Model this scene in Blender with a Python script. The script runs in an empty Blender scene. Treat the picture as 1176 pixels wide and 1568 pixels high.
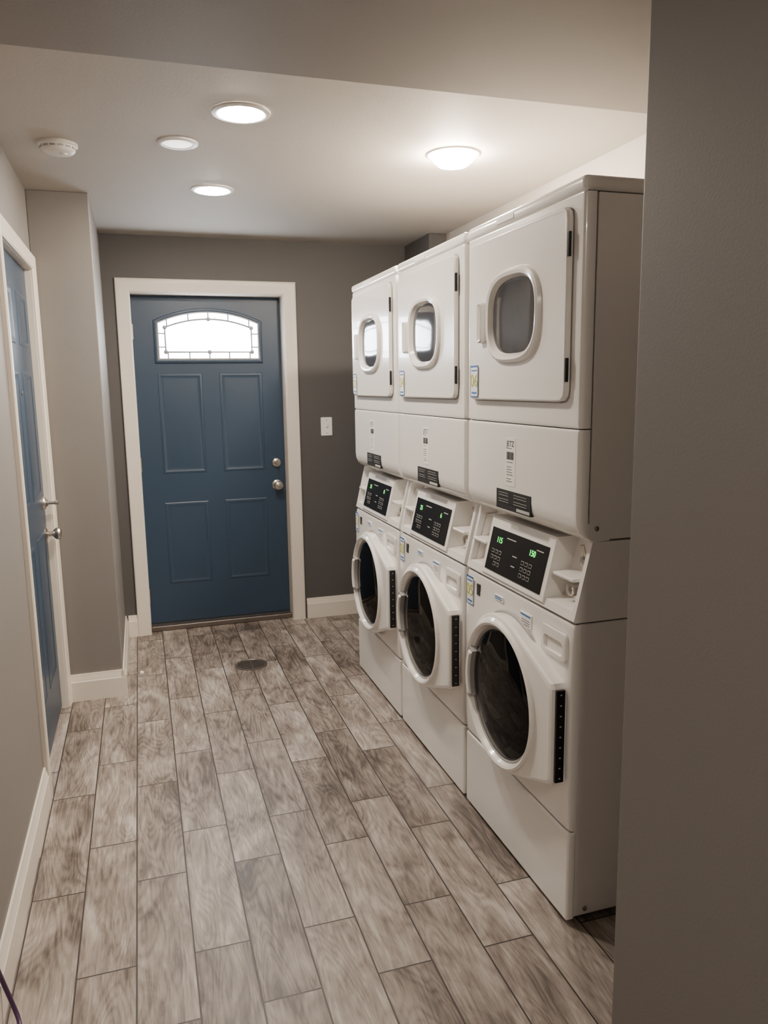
import bpy, bmesh, math, random
from mathutils import Matrix, Vector
random.seed(3)
ZOOM=None
C=bpy.context.scene.collection
# ------------------------------------------------------------ materials
def mat(name,col,rough=.5,metal=0,coat=0,emit=None,es=0,bump=0,bscale=60,spec=.5,var=0):
    m=bpy.data.materials.new(name); m.use_nodes=True
    nt=m.node_tree; b=nt.nodes['Principled BSDF']
    b.inputs['Base Color'].default_value=(*col,1); b.inputs['Roughness'].default_value=rough
    b.inputs['Metallic'].default_value=metal; b.inputs['Coat Weight'].default_value=coat
    b.inputs['Specular IOR Level'].default_value=spec
    if emit: b.inputs['Emission Color'].default_value=(*emit,1); b.inputs['Emission Strength'].default_value=es
    tc=nt.nodes.new('ShaderNodeNewGeometry')
    n=nt.nodes.new('ShaderNodeTexNoise'); n.inputs['Scale'].default_value=bscale; n.inputs['Detail'].default_value=4
    nt.links.new(tc.outputs['Position'],n.inputs['Vector'])
    if bump:
        bp=nt.nodes.new('ShaderNodeBump'); bp.inputs['Strength'].default_value=bump; bp.inputs['Distance'].default_value=.004
        nt.links.new(n.outputs['Fac'],bp.inputs['Height']); nt.links.new(bp.outputs['Normal'],b.inputs['Normal'])
    if var:
        n2=nt.nodes.new('ShaderNodeTexNoise'); n2.inputs['Scale'].default_value=2.5
        nt.links.new(tc.outputs['Position'],n2.inputs['Vector'])
        mx=nt.nodes.new('ShaderNodeMix'); mx.data_type='RGBA'
        mx.inputs['A'].default_value=(*[c*(1-var) for c in col],1); mx.inputs['B'].default_value=(*[min(1,c*(1+var)) for c in col],1)
        nt.links.new(n2.outputs['Fac'],mx.inputs['Factor']); nt.links.new(mx.outputs['Result'],b.inputs['Base Color'])
    return m
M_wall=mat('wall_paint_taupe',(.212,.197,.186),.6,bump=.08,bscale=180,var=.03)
M_wallr=mat('wall_paint_lit',(.44,.41,.375),.6,bump=.08,bscale=180,var=.03)  # lighter copy of the wall paint, carries lamp light on the right wall
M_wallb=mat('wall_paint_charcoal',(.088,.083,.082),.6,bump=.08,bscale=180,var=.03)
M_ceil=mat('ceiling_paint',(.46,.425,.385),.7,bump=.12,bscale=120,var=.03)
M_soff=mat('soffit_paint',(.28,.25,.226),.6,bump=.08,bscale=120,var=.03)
M_trim=mat('trim_paint',(.76,.70,.62),.35,var=.03)
M_blue=mat('door_blue_paint',(.028,.053,.092),.38,bump=.08,bscale=300,var=.06)
M_white=mat('appliance_enamel',(.88,.86,.83),.20,coat=.4,var=.015)
M_plast=mat('white_plastic',(.72,.69,.65),.35,var=.02)
M_grey=mat('grey_plastic',(.34,.33,.32),.4,var=.05)
M_gap=mat('seam_dark',(.06,.056,.052),.8)
M_black=mat('black_plastic',(.008,.008,.009),.25,spec=.3)
M_glass=mat('dark_door_glass',(.004,.0035,.0035),.03,spec=.10)
M_dglass=mat('dryer_window_glass',(.05,.05,.055),.08,coat=.3)
M_chrome=mat('brushed_nickel',(.62,.58,.52),.25,metal=1)
M_brass=mat('drain_metal',(.22,.19,.17),.4,metal=.8)
M_lab=mat('label_paper',(.85,.84,.81),.5)
M_labb=mat('label_blue',(.02,.13,.42),.5)
M_laby=mat('label_yellowgreen',(.50,.50,.02),.5)
M_ink=mat('label_ink',(.02,.02,.02),.5)
M_key=mat('key_legend',(.5,.5,.47),.5)
M_led=mat('green_led',(0,.3,.02),.5,emit=(.1,1,.15),es=3)
M_lamp=mat('lamp_lens',(.9,.9,.9),.5,emit=(1,.87,.73),es=450)
M_lampb=mat('bright_lamp_lens',(.9,.9,.9),.5,emit=(1,.86,.69),es=640)
M_lampoff_glow=mat('unlit_lens_glow',(.75,.72,.68),.4,emit=(1,.9,.8),es=2.5)  # lens of a switched-off fixture, emission added so it looks bright
M_fill=mat('rear_fill_lens',(.9,.9,.9),.5,emit=(1,.86,.72),es=470)  # emission of the added fill light behind the camera
M_day=mat('frosted_daylight_glass',(.8,.85,.9),.3,emit=(.88,.94,1),es=28)
M_came=mat('lead_came',(.26,.27,.29),.4,metal=.4)
M_purple=mat('purple_cord',(.07,.03,.09),.4)

def floor_mat():
    m=bpy.data.materials.new('wood_look_tile'); m.use_nodes=True
    nt=m.node_tree; L=nt.links; N=nt.nodes; b=N['Principled BSDF']
    g=N.new('ShaderNodeNewGeometry'); s=N.new('ShaderNodeSeparateXYZ'); L.new(g.outputs['Position'],s.inputs[0])
    def math_(op,a,bv=0):
        n=N.new('ShaderNodeMath'); n.operation=op
        for i,v in enumerate((a,bv)):
            if isinstance(v,(int,float)): n.inputs[i].default_value=v
            else: L.new(v,n.inputs[i])
        return n.outputs[0]
    U=math_('SUBTRACT',s.outputs['Y'],.13-6); V=math_('ADD',s.outputs['X'],.098+3.0)
    c=N.new('ShaderNodeCombineXYZ'); L.new(U,c.inputs[0]); L.new(V,c.inputs[1])
    br=N.new('ShaderNodeTexBrick'); br.offset=.383; br.offset_frequency=2
    br.inputs['Color1'].default_value=(0,0,0,1); br.inputs['Color2'].default_value=(1,1,1,1); br.inputs['Mortar'].default_value=(.5,.5,.5,1)
    br.inputs['Scale'].default_value=1; br.inputs['Mortar Size'].default_value=.0024; br.inputs['Mortar Smooth'].default_value=.2
    br.inputs['Brick Width'].default_value=.6; br.inputs['Row Height'].default_value=.15; br.inputs['Bias'].default_value=0
    L.new(c.outputs[0],br.inputs['Vector'])
    rnd=N.new('ShaderNodeSeparateColor'); L.new(br.outputs['Color'],rnd.inputs[0]); R=rnd.outputs[0]
    def noise(sx,sy,k,det,rough,dist=0):
        cc=N.new('ShaderNodeCombineXYZ')
        L.new(math_('MULTIPLY',s.outputs['X'],sx),cc.inputs[0]); L.new(math_('MULTIPLY',s.outputs['Y'],sy),cc.inputs[1]); L.new(math_('MULTIPLY',R,k),cc.inputs[2])
        n=N.new('ShaderNodeTexNoise'); n.inputs['Scale'].default_value=1; n.inputs['Detail'].default_value=det; n.inputs['Roughness'].default_value=rough; n.inputs['Distortion'].default_value=dist
        L.new(cc.outputs[0],n.inputs['Vector']); return n.outputs['Fac']
    grain=noise(34,4.2,37,6,.62,1.6); blotch=noise(9,3.6,53,4,.55,.8); fine=noise(300,14,11,3,.65)
    ring=noise(10,1.8,71,1,.4,.3)
    rg=math_('ABSOLUTE',math_('SINE',math_('MULTIPLY',ring,60)))
    v=math_('ADD',math_('MULTIPLY',grain,.48),math_('MULTIPLY',blotch,.62))
    v=math_('ADD',v,math_('MULTIPLY',math_('SUBTRACT',R,.5),.13))
    v=math_('ADD',v,math_('MULTIPLY',math_('SUBTRACT',fine,.5),.24))
    v=math_('ADD',v,math_('MULTIPLY',math_('SUBTRACT',rg,.6),.075))
    r=N.new('ShaderNodeValToRGB'); L.new(v,r.inputs[0])
    e=r.color_ramp.elements
    e[0].position=.37; e[0].color=(.078,.061,.051,1); e[1].position=.76; e[1].color=(.50,.455,.415,1)
    x=e.new(.46); x.color=(.150,.123,.106,1); x=e.new(.54); x.color=(.235,.198,.172,1); x=e.new(.63); x.color=(.325,.283,.25,1)
    mx=N.new('ShaderNodeMix'); mx.data_type='RGBA'; L.new(br.outputs['Fac'],mx.inputs['Factor']); L.new(r.outputs[0],mx.inputs['A']); mx.inputs['B'].default_value=(.04,.03,.026,1)
    L.new(mx.outputs['Result'],b.inputs['Base Color'])
    L.new(math_('ADD',math_('MULTIPLY',grain,.25),.28),b.inputs['Roughness'])
    bp=N.new('ShaderNodeBump'); bp.inputs['Strength'].default_value=.5; bp.inputs['Distance'].default_value=.003
    L.new(math_('SUBTRACT',math_('MULTIPLY',grain,.3),br.outputs['Fac']),bp.inputs['Height']); L.new(bp.outputs['Normal'],b.inputs['Normal'])
    return m
M_floor=floor_mat()

# ------------------------------------------------------------ mesh helpers
def finish(bm,name,m,parent=None,smooth=True,angle=35):
    bmesh.ops.recalc_face_normals(bm,faces=bm.faces)
    me=bpy.data.meshes.new(name); bm.to_mesh(me); bm.free()
    if isinstance(m,(list,tuple)):
        for k in m: me.materials.append(k)
    else: me.materials.append(m)
    if smooth:
        for p in me.polygons: p.use_smooth=True
        me.set_sharp_from_angle(angle=math.radians(angle))
    o=bpy.data.objects.new(name,me); C.objects.link(o)
    if parent: o.parent=parent
    return o
def addbox(bm,x0,x1,y0,y1,z0,z1,bev=0,seg=2,mi=0):
    r=bmesh.ops.create_cube(bm,size=1); vs=r['verts']
    for v in vs: v.co=Vector(((x0+x1)/2+v.co.x*(x1-x0),(y0+y1)/2+v.co.y*(y1-y0),(z0+z1)/2+v.co.z*(z1-z0)))
    fs=set(f for v in vs for f in v.link_faces)
    for f in fs: f.material_index=mi
    if bev:
        es=list(set(e for v in vs for e in v.link_edges))
        rr=bmesh.ops.bevel(bm,geom=es,offset=bev,segments=seg,profile=.5,affect='EDGES')
        for f in rr['faces']: f.material_index=mi
def wn(o):
    md=o.modifiers.new('wn','WEIGHTED_NORMAL'); md.keep_sharp=True; md.weight=80; return o
def box(name,x0,x1,y0,y1,z0,z1,m,parent=None,bev=0,seg=2):
    bm=bmesh.new(); addbox(bm,x0,x1,y0,y1,z0,z1,bev,seg); o=finish(bm,name,m,parent,smooth=bev>0,angle=60)
    if bev: wn(o)
    return o
def boxes(name,L,m,parent=None):
    bm=bmesh.new()
    for b in L: addbox(bm,*b)
    return finish(bm,name,m,parent,smooth=any(len(b)>6 for b in L))
def addloft(bm,loops,cap0=False,cap1=False,mi=0,closed=True):
    R=[[bm.verts.new(p) for p in l] for l in loops]; n=len(R[0])
    for a,b in zip(R,R[1:]):
        for i in range(n if closed else n-1):
            j=(i+1)%n; f=bm.faces.new((a[i],a[j],b[j],b[i])); f.material_index=mi
    if cap0: f=bm.faces.new(R[0]); f.material_index=mi
    if cap1: f=bm.faces.new(R[-1]); f.material_index=mi
def loft(name,loops,m,parent=None,cap0=False,cap1=False,angle=35):
    bm=bmesh.new(); addloft(bm,loops,cap0,cap1); return wn(finish(bm,name,m,parent,angle=angle))
def extr(name,prof,a0,a1,axis,m,parent=None,angle=35):
    f={'y':lambda p,a:(p[0],a,p[1]),'x':lambda p,a:(a,p[0],p[1]),'z':lambda p,a:(p[0],p[1],a)}[axis]
    return loft(name,[[f(p,a0) for p in prof],[f(p,a1) for p in prof]],m,parent,True,True,angle)
def revolve(name,prof,origin,axis,m,parent=None,n=40,angle=35,cap=True):
    ax=Vector(axis).normalized(); t=Vector((0,0,1)) if abs(ax.z)<.9 else Vector((1,0,0))
    u=ax.cross(t).normalized(); w=ax.cross(u); O=Vector(origin)
    loops=[[O+ax*h+(u*math.cos(2*math.pi*i/n)+w*math.sin(2*math.pi*i/n))*max(r,1e-4) for i in range(n)] for r,h in prof]
    return loft(name,loops,m,parent,cap,cap,angle)
def tube(name,pts,rad,m,parent=None,cyclic=False):
    cu=bpy.data.curves.new(name,'CURVE'); cu.dimensions='3D'; cu.bevel_depth=rad; cu.bevel_resolution=3; cu.resolution_u=4
    sp=cu.splines.new('POLY'); sp.points.add(len(pts)-1)
    for q,p in zip(sp.points,pts): q.co=(*p,1)
    sp.use_cyclic_u=cyclic; cu.materials.append(m)
    o=bpy.data.objects.new(name,cu); C.objects.link(o)
    if parent: o.parent=parent
    return o
def empty(name,loc):
    o=bpy.data.objects.new(name,None); o.location=loc; o.empty_display_size=.1; C.objects.link(o); return o
def rrect(hw,hh,r,k=10):
    P=[]
    for cx,cy,a0 in ((hw-r,hh-r,0),(-hw+r,hh-r,90),(-hw+r,-hh+r,180),(hw-r,-hh+r,270)):
        for i in range(k+1):
            a=math.radians(a0+90*i/k); P.append((cx+r*math.cos(a),cy+r*math.sin(a)))
    return P
def sell(a,b,e,n=240):
    P=[]
    for i in range(n):
        t=2*math.pi*i/n; c,s=math.cos(t),math.sin(t)
        P.append((a*abs(c)**(2/e)*(1 if c>=0 else -1),b*abs(s)**(2/e)*(1 if s>=0 else -1)))
    return P
def polar(poly,n=144):
    out=[]
    for i in range(n):
        t=2*math.pi*i/n; dx,dy=math.cos(t),math.sin(t); best=0
        for k in range(len(poly)):
            x1,y1=poly[k]; x2,y2=poly[(k+1)%len(poly)]
            ex,ey=x2-x1,y2-y1; den=dx*ey-dy*ex
            if abs(den)<1e-12: continue
            tt=(x1*ey-y1*ex)/den; ss=(x1*dy-y1*dx)/den
            if tt>0 and -1e-6<=ss<=1+1e-6: best=max(best,tt)
        out.append((best*dx,best*dy))
    return out
def hull(pts):
    pts=sorted(set((round(a,6),round(b,6)) for a,b in pts))
    def half(p):
        h=[]
        for q in p:
            while len(h)>1 and (h[-1][0]-h[-2][0])*(q[1]-h[-2][1])-(h[-1][1]-h[-2][1])*(q[0]-h[-2][0])<=0: h.pop()
            h.append(q)
        return h
    a=half(pts); b=half(pts[::-1]); return a[:-1]+b[:-1]
def at(x,cont,cy,cz): return [(x,cy+a,cz+b) for a,b in cont]

def text(name,s,size,loc,m,parent,tilt=0,align='CENTER'):
    cu=bpy.data.curves.new(name,'FONT'); cu.body=s; cu.size=size; cu.align_x=align; cu.align_y='CENTER'; cu.extrude=.0002
    cu.materials.append(m); o=bpy.data.objects.new(name,cu); C.objects.link(o); o.parent=parent
    up=Vector((math.sin(tilt),0,math.cos(tilt))); rt=Vector((0,-1,0)); n=rt.cross(up)
    Mx=Matrix((rt,up,n)).transposed().to_4x4(); Mx.translation=loc; o.matrix_local=Mx
    return o

# ------------------------------------------------------------ room shell
H=1.51; CZ=2.387; SZ=2.31; YS=2.12; YB=4.82; XL=-.42; XR=1.79; XN=.85; YN=1.19; Y0=-1.7
fl=box('floor',-.6,2.0,Y0-.1,5.1,-.08,0,M_floor)
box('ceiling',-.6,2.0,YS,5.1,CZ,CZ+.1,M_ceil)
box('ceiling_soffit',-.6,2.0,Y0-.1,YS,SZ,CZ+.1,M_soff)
DY0,DY1,DZ=2.97,3.80,2.04
boxes('wall_left',[(XL-.12,XL,Y0,DY0,0,CZ),(XL-.12,XL,DY0,DY1,DZ,CZ),(XL-.12,XL,DY1,YB,0,CZ)],M_wall)
box('wall_left_bumpout',XL,-.16,3.87,YB,0,CZ,M_wall,bev=.004,seg=2)
BX0,BX1,BZ=-.015,.887,2.07
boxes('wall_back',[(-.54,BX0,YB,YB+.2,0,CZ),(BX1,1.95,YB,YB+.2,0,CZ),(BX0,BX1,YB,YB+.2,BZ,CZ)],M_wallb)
box('wall_right',XR,XR+.1,YN,YB,0,CZ,M_wallr)
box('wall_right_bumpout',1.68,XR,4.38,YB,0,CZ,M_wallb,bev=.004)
box('wall_right_foreground',XN,XR+.1,Y0,YN,0,SZ,M_wall,bev=.005,seg=3)
box('wall_front',-.54,XN,Y0-.1,Y0,0,SZ,M_wall)

def bb_prof(h=.135,t=.016):
    return [(0,0),(t,0),(t,h*.72),(t*.8,h*.76),(t*.75,h*.82),(t*.5,h*.9),(t*.4,h),(0,h)]
def baseboard(name,p0,p1,n,m=M_trim,h=.135):
    p0=Vector((*p0,0)); p1=Vector((*p1,0)); n=Vector((*n,0)); pr=bb_prof(h)
    return loft(name,[[p+n*(a+.0005)+Vector((0,0,b+.0005)) for a,b in pr] for p in (p0,p1)],m,None,True,True,25)
baseboard('baseboard_left',(XL,Y0),(XL,2.905),(1,0))
baseboard('baseboard_pillar_front',(XL+.02,3.87),(-.16+.016,3.87),(0,-1))
baseboard('baseboard_pillar_side',(-.16,3.87-.016),(-.16,YB),(1,0))
baseboard('baseboard_back_left',(-.16+.017,YB),(-.09,YB),(0,-1))
baseboard('baseboard_back_right',(.975,YB),(1.68,YB),(0,-1))
baseboard('baseboard_right',(XR,YN),(XR,4.38),(-1,0))
baseboard('baseboard_foreground',(XN,Y0),(XN,.6),(-1,0),h=.1)

# ------------------------------------------------------------ doors
def panel(bm,c,hw,hh,xf,face):
    loops=[]
    for ins,d in [(0,-.001),(.006,.0025),(.016,.004),(.026,.0008),(.036,.0008),(.07,.003)]:
        w,h=hw-ins,hh-ins
        loops.append([xf(c[0]+sx*w,c[1]+sz*h,d) for sx,sz in((1,1),(-1,1),(-1,-1),(1,-1))])
    addloft(bm,loops,False,True)
D=empty('door_1',(0.435,4.93,0))
def L2(o): o.parent=D; o.matrix_parent_inverse=Matrix.Translation(-Vector(D.location)); return o
L2(box('slab',BX0+.006,BX1-.006,4.93,4.972,.035,BZ-.008,M_blue,bev=.002))
bm=bmesh.new()
for cx in (.252,.622):
    panel(bm,(cx,1.295),.135,.31,lambda u,v,d:(u,4.93-d,v),0)
    panel(bm,(cx,.545),.135,.262,lambda u,v,d:(u,4.93-d,v),0)
L2(finish(bm,'raised_panels',M_blue,angle=20))
lx0,lx1,lz0,lz1,lzt=.132,.742,1.685,1.905,1.972
def arch(ins):
    x0,x1,z0=lx0+ins,lx1-ins,lz0+ins; cx=(x0+x1)/2
    s=lzt-lz1; w=(lx1-lx0)/2; R=(w*w+s*s)/(2*s); zc=lzt-R
    P=[(x0,z0),(x1,z0)]
    for i in range(25):
        x=x1-(x1-x0)*i/24; P.append((x,zc+math.sqrt((R-ins)**2-(x-cx)**2)))
    return P
def archloop(ins,y): return [(a,y,b) for a,b in arch(ins)]
L2(loft('lite_frame',[archloop(-.022,4.929),archloop(-.02,4.918),archloop(-.008,4.913),archloop(.002,4.918),archloop(.004,4.927)],M_blue,angle=50))
L2(loft('lite_bead',[archloop(-.002,4.92),archloop(0,4.914),archloop(.007,4.914),archloop(.009,4.925)],M_came))
L2(loft('frosted_glass',[archloop(.002,4.926),archloop(.003,4.9245)],M_day,cap1=True))
def cm(P,r=.0045): 
    L2(tube('came',[(a,4.921,b) for a,b in P],r,M_came))
ia=arch(.045); cm(ia+[ia[0]],.006)
def archz(x,ins=0):
    s=lzt-lz1; w=(lx1-lx0)/2; R=(w*w+s*s)/(2*s); return lzt-R+math.sqrt((R-ins)**2-(x-.437)**2)
for x in (.19,.437-.12,.437,.437+.12,.684):
    cm([(x,archz(x,.045)),(x,archz(x))]); cm([(x,lz0),(x,lz0+.045)])
for z in (1.76,1.84):
    cm([(lx0,z),(lx0+.045,z)]); cm([(lx1,z),(lx1-.045,z)])
for x in (.177,.437,.697):
    for z in ((lz0+.045),archz(x,.045)):
        L2(revolve('came_joint',[(.001,0),(.013,0),(.013,.004),(.001,.005)],(x,4.92,z),(0,-1,0),M_came,n=16))
def knob(name,o,ax,parent,big=True,fn=lambda q:q):
    pr=[(.033,0),(.033,.004),(.028,.008),(.012,.012),(.011,.03),(.018,.036),(.027,.045),(.029,.055),(.025,.064),(.012,.069),(.001,.07)] if big else \
       [(.031,0),(.031,.006),(.027,.012),(.016,.016),(.016,.022),(.001,.024)]
    return fn(revolve(name,pr,o,ax,M_chrome))
knob('knob',(.826,4.93,.885),(0,-1,0),None,True,L2)
knob('deadbolt_rose',(.826,4.93,1.03),(0,-1,0),None,False,L2)
L2(box('deadbolt_turn',.821,.831,4.885,4.91,1.012,1.048,M_chrome,bev=.003))
for z in (.22,1.05,1.85): L2(revolve('hinge',[(.006,-.045),(.006,.045)],(BX0+.006,4.923,z),(0,0,1),M_chrome,n=12))
boxes('trim_1',[(BX0-.001,BX0+.004,YB-.002,5.0,.0,BZ),(BX1-.004,BX1+.001,YB-.002,5.0,0,BZ),(BX0,BX1,YB-.002,5.0,BZ-.006,BZ+.001)],M_trim)
box('threshold',BX0+.005,BX1-.005,4.86,5.0,.0005,.033,M_brass,bev=.006)
def casing_u(name,u0,u1,v1,w,xf):
    bm=bmesh.new()
    prof=[(0,0),(0,.010),(.006,.015),(.02,.016),(w*.6,.018),(w-.012,.021),(w-.004,.019),(w,.014),(w,0)]
    st=[]
    for (u,v,du,dv) in ((u0,0.001,-1,0),(u0,v1,-1,1),(u1,v1,1,1),(u1,0.001,1,0)):
        st.append([xf(u+du*a,v+dv*a,d+.0004) for a,d in prof])
    addloft(bm,st,True,True); return finish(bm,name,M_trim,angle=25)
casing_u('trim_2',BX0+.002,BX1-.002,BZ-.003,.078,lambda u,v,d:(u,YB-d,v))
D2=empty('door_2',(XL-.03,3.385,0))
def L3(o): o.parent=D2; o.matrix_parent_inverse=Matrix.Translation(-Vector(D2.location)); return o
xs=XL-.022
L3(box('slab',xs-.04,xs,DY0+.006,DY1-.006,.012,DZ-.006,M_blue,bev=.002))
bm=bmesh.new()
for cy in (3.20,3.57):
    for z,hh in ((1.80,.11),(1.32,.27),(.56,.33)):
        panel(bm,(cy,z),.13,hh,lambda u,v,d:(xs+d,u,v),0)
L3(finish(bm,'raised_panels',M_blue,angle=20))
knob('knob',(xs,3.735,.865),(1,0,0),None,True,L3)
knob('deadbolt_rose',(xs,3.735,1.007),(1,0,0),None,False,L3)
L3(revolve('deadbolt_stem',[(.008,.015),(.008,.05),(.011,.052),(.011,.066),(.001,.068)],(xs,3.735,1.007),(1,0,0),M_chrome,n=20))
L3(revolve('peephole',[(.009,0),(.009,.004),(.005,.005),(.001,.004)],(xs,3.385,1.50),(1,0,0),M_chrome,n=16))
boxes('trim_3',[(XL-.12,XL+.002,DY0-.001,DY0+.004,0,DZ),(XL-.12,XL+.002,DY1-.004,DY1+.001,0,DZ),(XL-.12,XL+.002,DY0,DY1,DZ-.005,DZ+.001)],M_trim)
casing_u('trim_4',DY0+.002,DY1-.002,DZ-.003,.063,lambda u,v,d:(XL+d,u,v))

# ------------------------------------------------------------ wall / floor / ceiling fittings
S=empty('light_switch',(1.139,YB,1.257))
def L4(o): o.parent=S; return o
L4(loft('plate',[[(a,-y,b) for a,b in rrect(w,h,.006,4)] for w,h,y in ((.037,.059,.0005),(.037,.059,.003),(.034,.056,.006))],M_lab,cap1=True))
L4(box('toggle',-.005,.005,-.016,-.005,-.004,.012,M_lab,bev=.002))
for z in (-.042,.042): L4(revolve('screw',[(.003,.005),(.003,.0072),(.001,.0075)],(0,0,z),(0,-1,0),M_chrome,n=12))

DR=empty('floor_drain',(.503,4.075,0))
for nm,pr,m in (('rim',[(.088,.0005),(.087,.004),(.078,.005),(.074,.002)],M_brass),('bowl',[(.075,.001),(.001,.0012)],M_gap)):
    revolve(nm,pr,(0,0,0),(0,0,1),m,DR,n=48,cap=False)
bm=bmesh.new()
for i in range(-4,5):
    y=i*.016; w=math.sqrt(.075**2-y*y); addbox(bm,-w,w,y-.0035,y+.0035,.0015,.004)
addbox(bm,-.004,.004,-.074,.074,.0015,.0042)
finish(bm,'grate',M_brass,DR,False)

DS=empty('door_stop',(-.143,3.95,.075))
revolve('base',[(.011,0),(.011,.004),(.006,.008)],(0,0,0),(1,0,0),M_chrome,DS,n=16)
tube('spring',[(.006+.06*i/120,.005*math.cos(i*.62),.005*math.sin(i*.62)) for i in range(121)],.0013,M_chrome,DS)
revolve('tip',[(.008,.064),(.009,.068),(.009,.078),(.005,.082)],(0,0,0),(1,0,0),M_lab,DS,n=16)

def downlight(x,y,z,m,r=.075,drop=.012,name='recessed_ceiling_light'):
    E=empty(name,(x,y,z))
    revolve('trim_ring',[(r+.02,-.0005),(r+.019,-.005),(r+.008,-.009),(r,-.007),(r-.001,-.001)],(0,0,0),(0,0,1),M_plast,E,n=56,cap=False)
    revolve('lens',[(r,-.003),(r*.93,-.003-drop*.5),(r*.7,-.003-drop*.85),(r*.35,-.003-drop),(.001,-.003-drop*1.02)],(0,0,0),(0,0,1),m,E,n=48)
downlight(.373,2.66,CZ,M_lamp)
downlight(.373,3.674,CZ,M_lamp)
downlight(1.215,2.906,CZ,M_lampb,.082,.046)
downlight(.193,3.03,CZ,M_lampoff_glow,.052,.006)  # switched-off fixture, brightness comes from added emission
downlight(.2,-.35,SZ,M_fill)  # added fill light, unseen behind the camera, brightens the near side
SD=empty('smoke_detector',(-.22,3.15,CZ))
revolve('housing',[(.068,-.0005),(.068,-.010),(.062,-.012),(.058,-.026),(.050,-.033),(.03,-.037),(.001,-.038)],(0,0,0),(0,0,1),M_plast,SD,n=48)
revolve('button',[(.012,-.036),(.012,-.041),(.001,-.042)],(.02,-.01,0),(0,0,1),M_lab,SD,n=20)
bm=bmesh.new()
for i in range(14):
    a=2*math.pi*i/14; c=Vector((.0595*math.cos(a),.0595*math.sin(a),-.019))
    r=bmesh.ops.create_cube(bm,size=1,matrix=Matrix.Translation(c)@Matrix.Rotation(a,4,'Z')@Matrix.Diagonal((.004,.018,.005,1)))
finish(bm,'vent_slots',M_grey,SD,False)

PC=empty('power_cord',(-.38,1.8,0))
K=[(-.411,1.78,.42),(-.411,1.80,.26),(-.405,1.825,.165),(-.396,1.84,.10),(-.381,1.836,.045),(-.367,1.815,.012),(-.36,1.76,.0065),(-.362,1.6,.0065),(-.375,1.4,.0065),(-.39,1.1,.0065)]
pts=[]
for i in range(1,len(K)-2):
    a,b,c,d=[Vector(q) for q in K[i-1:i+3]]
    for j in range(8):
        t=j/8; pts.append(.5*((2*b)+(c-a)*t+(2*a-5*b+4*c-d)*t*t+(-a+3*b-3*c+d)*t**3))
tube('cord',[(p[0]+.38,p[1]-1.8,p[2]) for p in pts],.0055,M_purple,PC)

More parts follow.
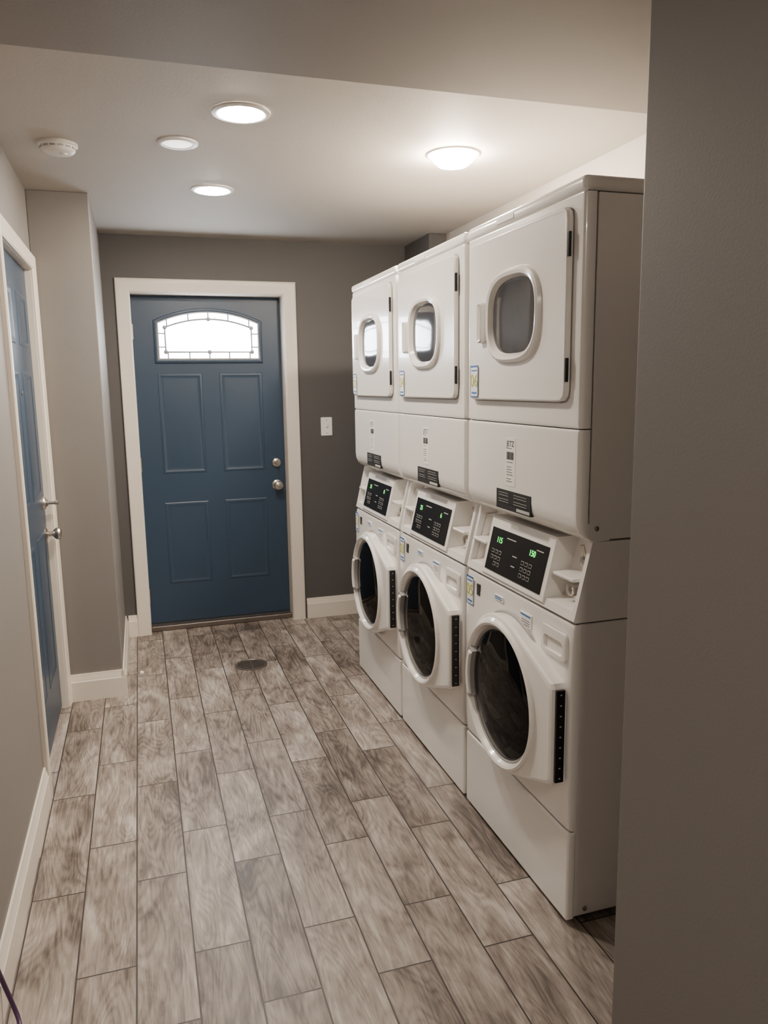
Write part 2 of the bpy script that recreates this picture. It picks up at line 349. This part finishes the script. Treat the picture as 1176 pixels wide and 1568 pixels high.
# ------------------------------------------------------------ stacked machines
W=.695; hW=W/2; TILT=math.atan2(.05,.216)
def slope(z): return (z-.884)/.216*.05
def machine(yc,nw,nd,digits=('115','150')):
    E=empty('stacked_washer_dryer',(1.055,yc,0))
    boxes('feet',[(.03,.08,s*(hW-.06)-.02,s*(hW-.06)+.02,0.0005,.03,.004) for s in (-1,1)]+[(.60,.65,s*(hW-.06)-.02,s*(hW-.06)+.02,0.0005,.03,.004) for s in (-1,1)],M_black,E)
    box('washer_cabinet',.022,.70,-hW+.002,hW-.002,.018,.880,M_white,E,bev=.005)
    box('washer_seam_core',.012,.69,-hW+.006,hW-.006,.03,.884,M_gap,E)
    box('washer_base_panel',0,.028,-hW,hW,.012,.280,M_white,E,bev=.007,seg=3)
    pr=[(.024,.284),(.006,.285),(0,.292),(-.004,.34),(-.007,.50),(-.007,.68),(-.004,.82),(0,.870),(.004,.878),(.024,.880)]
    lo=[]
    for y,dx in ((-hW,.012),(-hW+.003,.005),(-hW+.01,.001),(-hW+.03,0),(hW-.03,0),(hW-.01,.001),(hW-.003,.005),(hW,.012)):
        lo.append([(min(.024,x+dx),y,z) for x,z in pr])
    loft('washer_front_panel',lo,M_white,E,True,True,30)
    def cp(sh,z0=.884,z1=1.099,back=.2):
        return [(back,z0),(slope(z0)+sh+.004,z0),(slope(z0)+sh,z0+.004),(slope(z1)+sh,z1-.001),(back,z1)]
    extr('console_core',cp(.062,.886,1.098,.7),-hW+.004,hW-.004,'y',M_white,E)
    for s in (-1,1):
        a,b=sorted((s*hW,s*(hW-.016))); extr('console_cheek',cp(0),a,b,'y',M_white,E,30)
    extr('console_side_cover',[(.19,.884),(.19,1.099),(.7,1.099),(.7,.884)],-hW+.001,hW-.001,'y',M_white,E)
    extr('console_lip',[(.2,.884),(.004,.884),(0,.888),(slope(.912),.912),(.07,.918),(.2,.918)],-hW+.001,hW-.001,'y',M_white,E)
    by0,by1=-.185,.222
    extr('display_bezel',cp(-.006,.896,1.085,.15),by0,by1,'y',M_white,E,30)
    def onp(y,z,d):
        return (slope(z)-.006-d*math.cos(TILT),y,z+d*math.sin(TILT))
    def slab(bm,y0,y1,z0,z1,d0,d1,mi=0):
        f=[onp(y,z,d0) for y,z in ((y0,z0),(y1,z0),(y1,z1),(y0,z1))]; g=[onp(y,z,d1) for y,z in ((y0,z0),(y1,z0),(y1,z1),(y0,z1))]
        addloft(bm,[f,g],True,True,mi)
    bm=bmesh.new(); slab(bm,by0+.022,by1-.022,.915,1.05,-.002,.003); finish(bm,'control_panel',M_black,E,False)
    bm=bmesh.new()
    for gy in (.165,-.035):
        for i in range(3):
            for j in range(3):
                if i==2 and j==0 and gy>0: continue
                y=gy-j*.024; z=.978-i*.019
                slab(bm,y-.008,y+.008,z-.0055,z+.0055,.003,.004)
    for y,z,w in ((.06,1.03,.03),(.02,.955,.012),(-.12,1.03,.02),(.02,.985,.014)):
        slab(bm,y-w,y+w,z-.0015,z+.0015,.003,.0035)
    finish(bm,'keypad_legends',M_key,E,False)
    bm=bmesh.new()
    for gy in (.165,-.035):
        for i in range(3):
            for j in range(3):
                if i==2 and j==0 and gy>0: continue
                y=gy-j*.024; z=.978-i*.019
                slab(bm,y-.0068,y+.0068,z-.0043,z+.0043,.004,.0044)
    finish(bm,'keys',M_black,E,False)
    for y,s in ((.135,digits[0]),(-.08,digits[1])):
        text('display_digits',s,.026,onp(y,1.015,.004),M_led,E,TILT)
    for s,yc_ in ((-1,-.262),(1,.277)):
        w=.052
        box('niche_shelf',.014,.12,yc_-w,yc_+w,.985,.995,M_white,E,bev=.003)
        extr('niche_divider',cp(.022,.9,1.07,.12),yc_-w*.98 if s<0 else yc_+w*.90,(yc_-w*.90) if s<0 else (yc_+w*.98),'y',M_white,E)
        revolve('lock_barrel',[(.020,.0),(.020,.040),(.016,.048),(.001,.050)],(.088,yc_+s*-.008,.950),(-1,0,0),M_chrome,E,n=24)
        revolve('coin_slide',[(.006,0),(.006,.04),(.001,.041)],(.085,yc_,1.035),(-.3,0,1),M_chrome,E,n=16)
        revolve('lock_cam',[(.012,0),(.012,.03),(.001,.032)],(.1,yc_,1.03),(-1,0,0),M_chrome,E,n=20)
    loft('drawer_face',[at(-.004,rrect(.066,.040,.014,6),-.262,.806),at(-.010,rrect(.066,.040,.014,6),-.262,.806),at(-.012,rrect(.063,.037,.012,6),-.262,.806),
         at(-.012,rrect(.050,.020,.010,6),-.262,.800),at(-.004,rrect(.047,.017,.009,6),-.262,.799)],M_white,E,cap1=True)
    # washer door
    cy,cz=-.008,.567
    cyg=-.016; czg=.566
    circ=lambda r:[(r*math.cos(2*math.pi*i/144),r*math.sin(2*math.pi*i/144)) for i in range(144)]
    def hl(R,e): return polar(hull(circ(R)+[(-.322+e,.140-e),(-.322+e,-.140+e),(-.316+e,.146-e),(-.316+e,-.146+e)]))
    loft('washer_door',[at(-.004,hl(.243,.002),cy,cz),at(-.040,hl(.247,0),cy,cz),at(-.048,hl(.243,.003),cy,cz),at(-.051,hl(.239,.010),cy,cz),at(-.0512,hl(.238,.012),cy,cz),
        at(-.0525,circ(.235),cy,cz),at(-.053,circ(.234),cy,cz),at(-.063,circ(.228),cyg,czg),at(-.066,circ(.221),cyg,czg),at(-.062,circ(.214),cyg,czg),at(-.045,circ(.205),cyg,czg)],M_white,E,angle=25)
    loft('door_gasket_ring',[at(-.048,circ(.209),cyg,czg),at(-.051,circ(.203),cyg,czg),at(-.044,circ(.196),cyg,czg)],M_grey,E)
    loft('washer_door_glass',[at(-.044,circ(.200),cyg,czg),at(-.050,circ(.192),cyg,czg),at(-.058,circ(.15),cyg,czg),at(-.063,circ(.09),cyg,czg),at(-.065,circ(.02),cyg,czg)],M_glass,E,cap1=True,angle=60)
    loft('washer_door_mount',[at(-.002,circ(.255) ,cy,cz),at(-.012,circ(.250),cy,cz),at(-.012,circ(.2),cy,cz)],M_grey,E)
    def arcs(r0,r1,x,a0=152,a1=205,n=20):
        o=[(r0,a0+(a1-a0)*i/n) for i in range(n+1)]+[(r1,a1-(a1-a0)*i/n) for i in range(n+1)]
        return [(x,cyg-r*math.cos(math.radians(a)),czg+r*math.sin(math.radians(a))) for r,a in o]
    loft('handle_pocket',[arcs(.184,.224,-.046,153,203),arcs(.186,.222,-.0665,154,202)],M_grey,E,cap1=True)
    loft('washer_door_handle',[arcs(.186,.203,-.050,155,201),arcs(.186,.203,-.073,156,200),arcs(.189,.200,-.076,158,198)],M_white,E,cap1=True)
    box('washer_hinge',-.040,-.014,cy-.332,cy-.323,cz-.132,cz+.132,M_black,E,bev=.001)
    bm=bmesh.new()
    for i in range(9):
        z=cz-.12+i*.03; addbox(bm,-.030,-.025,cy-.3335,cy-.331,z-.0015,z+.0015)
    finish(bm,'hinge_screws',M_grey,E,False)
    # dryer
    box('dryer_seam_core',.014,.69,-hW+.007,hW-.007,1.17,1.99,M_gap,E)
    box('dryer_cabinet',.040,.70,-hW+.002,hW-.002,1.1025,1.968,M_white,E,bev=.004)
    cv=[(.034,1.392),(.005,1.392),(.001,1.388),(0,1.38),(0,1.17),(.003,1.145),(.012,1.124),(.028,1.109),(.05,1.102),(.10,1.1015),(.10,1.13),(.034,1.15)]
    ys=((-hW,.016),(-hW+.002,.008),(-hW+.007,.002),(-hW+.016,0),(hW-.016,0),(hW-.007,.002),(hW-.002,.008),(hW,.016))
    loft('dryer_lower_panel',[[(x+dx if x<.03 else x,y,z) for x,z in cv] for y,dx in ys],M_white,E,True,True,30)
    cu=[(.034,1.395),(.005,1.395),(.001,1.399),(0,1.406),(0,1.962),(.001,1.967),(.034,1.967)]
    loft('dryer_upper_panel',[[(x+dx if x<.03 else x,y,z) for x,z in cu] for y,dx in ys],M_white,E,True,True,30)
    box('dryer_top',-.003,.70,-hW-.002,hW+.002,1.969,2.006,M_white,E,bev=.014,seg=4)
    box('dryer_top_glint',-.0045,-.001,.02,.13,1.978,1.994,M_lab,E,bev=.001)  # pale strip standing in for the light reflection on the top edge
    dy,dz=.0,1.703
    R=lambda hw,hh,r:[(a,b) for a,b in polar(rrect(hw,hh,r))]
    O1=R(.300,.241,.028); O2=R(.296,.237,.025); O3=R(.290,.231,.02); O4=R(.286,.227,.018)
    S_=lambda a,b:polar(sell(a,b,2.9))
    loft('dryer_door_shadow_gap',[at(-.0006,R(.304,.245,.03),dy,dz),at(-.0012,R(.303,.244,.03),dy,dz)],M_grey,E,cap1=True)
    wy=-.008
    loft('dryer_door',[at(-.002,O1,dy,dz),at(-.012,O1,dy,dz),at(-.017,O2,dy,dz),at(-.0175,O3,dy,dz),at(-.0162,O4,dy,dz),
       at(-.016,S_(.169,.137),wy,dz),at(-.0165,S_(.166,.134),wy,dz),at(-.026,S_(.162,.130),wy,dz),at(-.030,S_(.155,.123),wy,dz),at(-.027,S_(.146,.114),wy,dz),at(-.012,S_(.137,.105),wy,dz)],M_white,E,angle=28)
    loft('dryer_window',[at(-.012,S_(.140,.108),wy,dz),at(-.0145,S_(.125,.094),wy,dz),at(-.016,S_(.06,.045),wy,dz)],M_dglass,E,cap1=True,angle=60)
    hy=.190
    loft('dryer_door_handle',[at(-.015,rrect(.017,.062,.010,6),hy,dz-.005),at(-.030,rrect(.016,.061,.010,6),hy,dz-.005),at(-.034,rrect(.012,.057,.008,6),hy,dz-.005),
        at(-.030,rrect(.007,.050,.005,6),hy-.002,dz-.005),at(-.018,rrect(.006,.048,.005,6),hy-.002,dz-.005)],M_white,E,cap1=True)
    for z in (1.851,1.543): box('dryer_hinge',-.016,-.008,-.3045,-.297,z-.03,z+.03,M_black,E,bev=.001)
    # labels
    def tag(y,z,num,x):
        bm=bmesh.new(); addbox(bm,x-.0006,x,y-.029,y+.029,z-.05,z+.05,mi=0)
        addbox(bm,x-.001,x-.0005,y-.029,y+.029,z+.044,z+.05,mi=1); addbox(bm,x-.001,x-.0005,y-.029,y+.029,z-.05,z-.047,mi=1)
        addbox(bm,x-.001,x-.0005,y-.029,y-.026,z-.05,z+.05,mi=1); addbox(bm,x-.001,x-.0005,y+.026,y+.029,z-.05,z+.05,mi=1)
        addbox(bm,x-.0012,x-.0007,y-.019,y+.019,z-.040,z-.034,mi=1); addbox(bm,x-.0012,x-.0007,y-.02,y+.02,z+.032,z+.036,mi=1)
        finish(bm,'number_tag',[M_lab,M_labb],E,False)
        text('tag_number',num,.056,(x-.0014,y,z),M_laby,E)
    tag(.305,.812,nw,-.0065); tag(.252,1.520,nd,-.0186)
    bm=bmesh.new(); addbox(bm,-.0009,0.0005,-.005,.060,1.205,1.350)
    finish(bm,'service_label',M_lab,E,False)
    text('service_label_title','JETZ',.024,(-.0012,.027,1.332),M_ink,E)
    bm=bmesh.new()
    y=.050
    while y>.006:
        w=random.choice((.0012,.002,.003)); addbox(bm,-.0013,-.0008,y-w,y,1.285,1.308); y-=w+random.choice((.0012,.002))
    for z in (1.318,1.276,1.262,1.254,1.246,1.238,1.226,1.218):
        addbox(bm,-.0013,-.0008,.010+random.random()*.012,.050,z,z+.0016)
    finish(bm,'service_label_print',M_ink,E,False)
    bm=bmesh.new(); addbox(bm,-.0022,.02,-.105,.115,1.148,1.190); 
    addbox(bm,-.0022,.02,-.105,.115,1.130,1.149)
    finish(bm,'rating_plate',M_ink,E,False)
    bm=bmesh.new()
    for z in (1.180,1.172,1.160,1.152):
        for y0,y1 in ((.03,.10),(-.09,.0)): addbox(bm,-.0026,-.002,y0+random.random()*.01,y1,z,z+.0010)
    addbox(bm,-.0026,-.002,-.10,-.02,1.134,1.143)
    finish(bm,'rating_plate_print',M_key,E,False)
    x=-.0055
    bm=bmesh.new()
    addbox(bm,x-.0012,x+.003,.228,.250,.810,.848,mi=1); addbox(bm,x-.0012,x+.003,.055,.115,.832,.848,mi=0); addbox(bm,x-.0012,x+.003,-.13,-.06,.800,.842,mi=0)
    for i,z in enumerate((.836,.842)): addbox(bm,x-.0016,x-.001,.06,.11,z,z+.003,mi=2)
    addbox(bm,x-.0016,x-.001,-.125,-.065,.833,.838,mi=2)
    for z in (.806,.813,.820): addbox(bm,x-.0016,x-.001,-.12,-.07,z,z+.002,mi=1)
    finish(bm,'stickers',[M_lab,M_ink,M_labb],E,False)
    for x_,z_ in ((.06,1.135),(.06,.04)):
        revolve('side_bolt',[(.007,-.001),(.007,.003),(.001,.004)],(x_,-hW+.001,z_),(0,-1,0),M_chrome,E,n=12)
    return E
machine(2.050,'05','06',('115','150'))
machine(2.770,'03','04',('25','6'))
machine(3.490,'01','02',('25','8'))

# ------------------------------------------------------------ world, camera
w=bpy.data.worlds.new('World'); bpy.context.scene.world=w; w.use_nodes=True
w.node_tree.nodes['Background'].inputs[0].default_value=(.6,.7,.9,1); w.node_tree.nodes['Background'].inputs[1].default_value=.3
cd=bpy.data.cameras.new('camera'); cam=bpy.data.objects.new('camera',cd); C.objects.link(cam)
cd.sensor_fit='VERTICAL'; cd.sensor_height=36; cd.sensor_width=27; cd.lens=1173/1568*36; cd.clip_start=.02
if ZOOM:
    cd.lens*=ZOOM[2]; cd.shift_x=ZOOM[2]*(ZOOM[0]-588)/1568; cd.shift_y=-ZOOM[2]*(ZOOM[1]-784)/1568
r=Vector((0.95302,-0.30247,-0.01414)); f=Vector((0.29628,0.94112,-0.16263)); f.normalize(); r=(r-f*r.dot(f)).normalized(); u=r.cross(f)
Mx=Matrix((r,u,-f)).transposed().to_4x4(); Mx.translation=(0,0,H); cam.matrix_world=Mx
bpy.context.scene.camera=cam
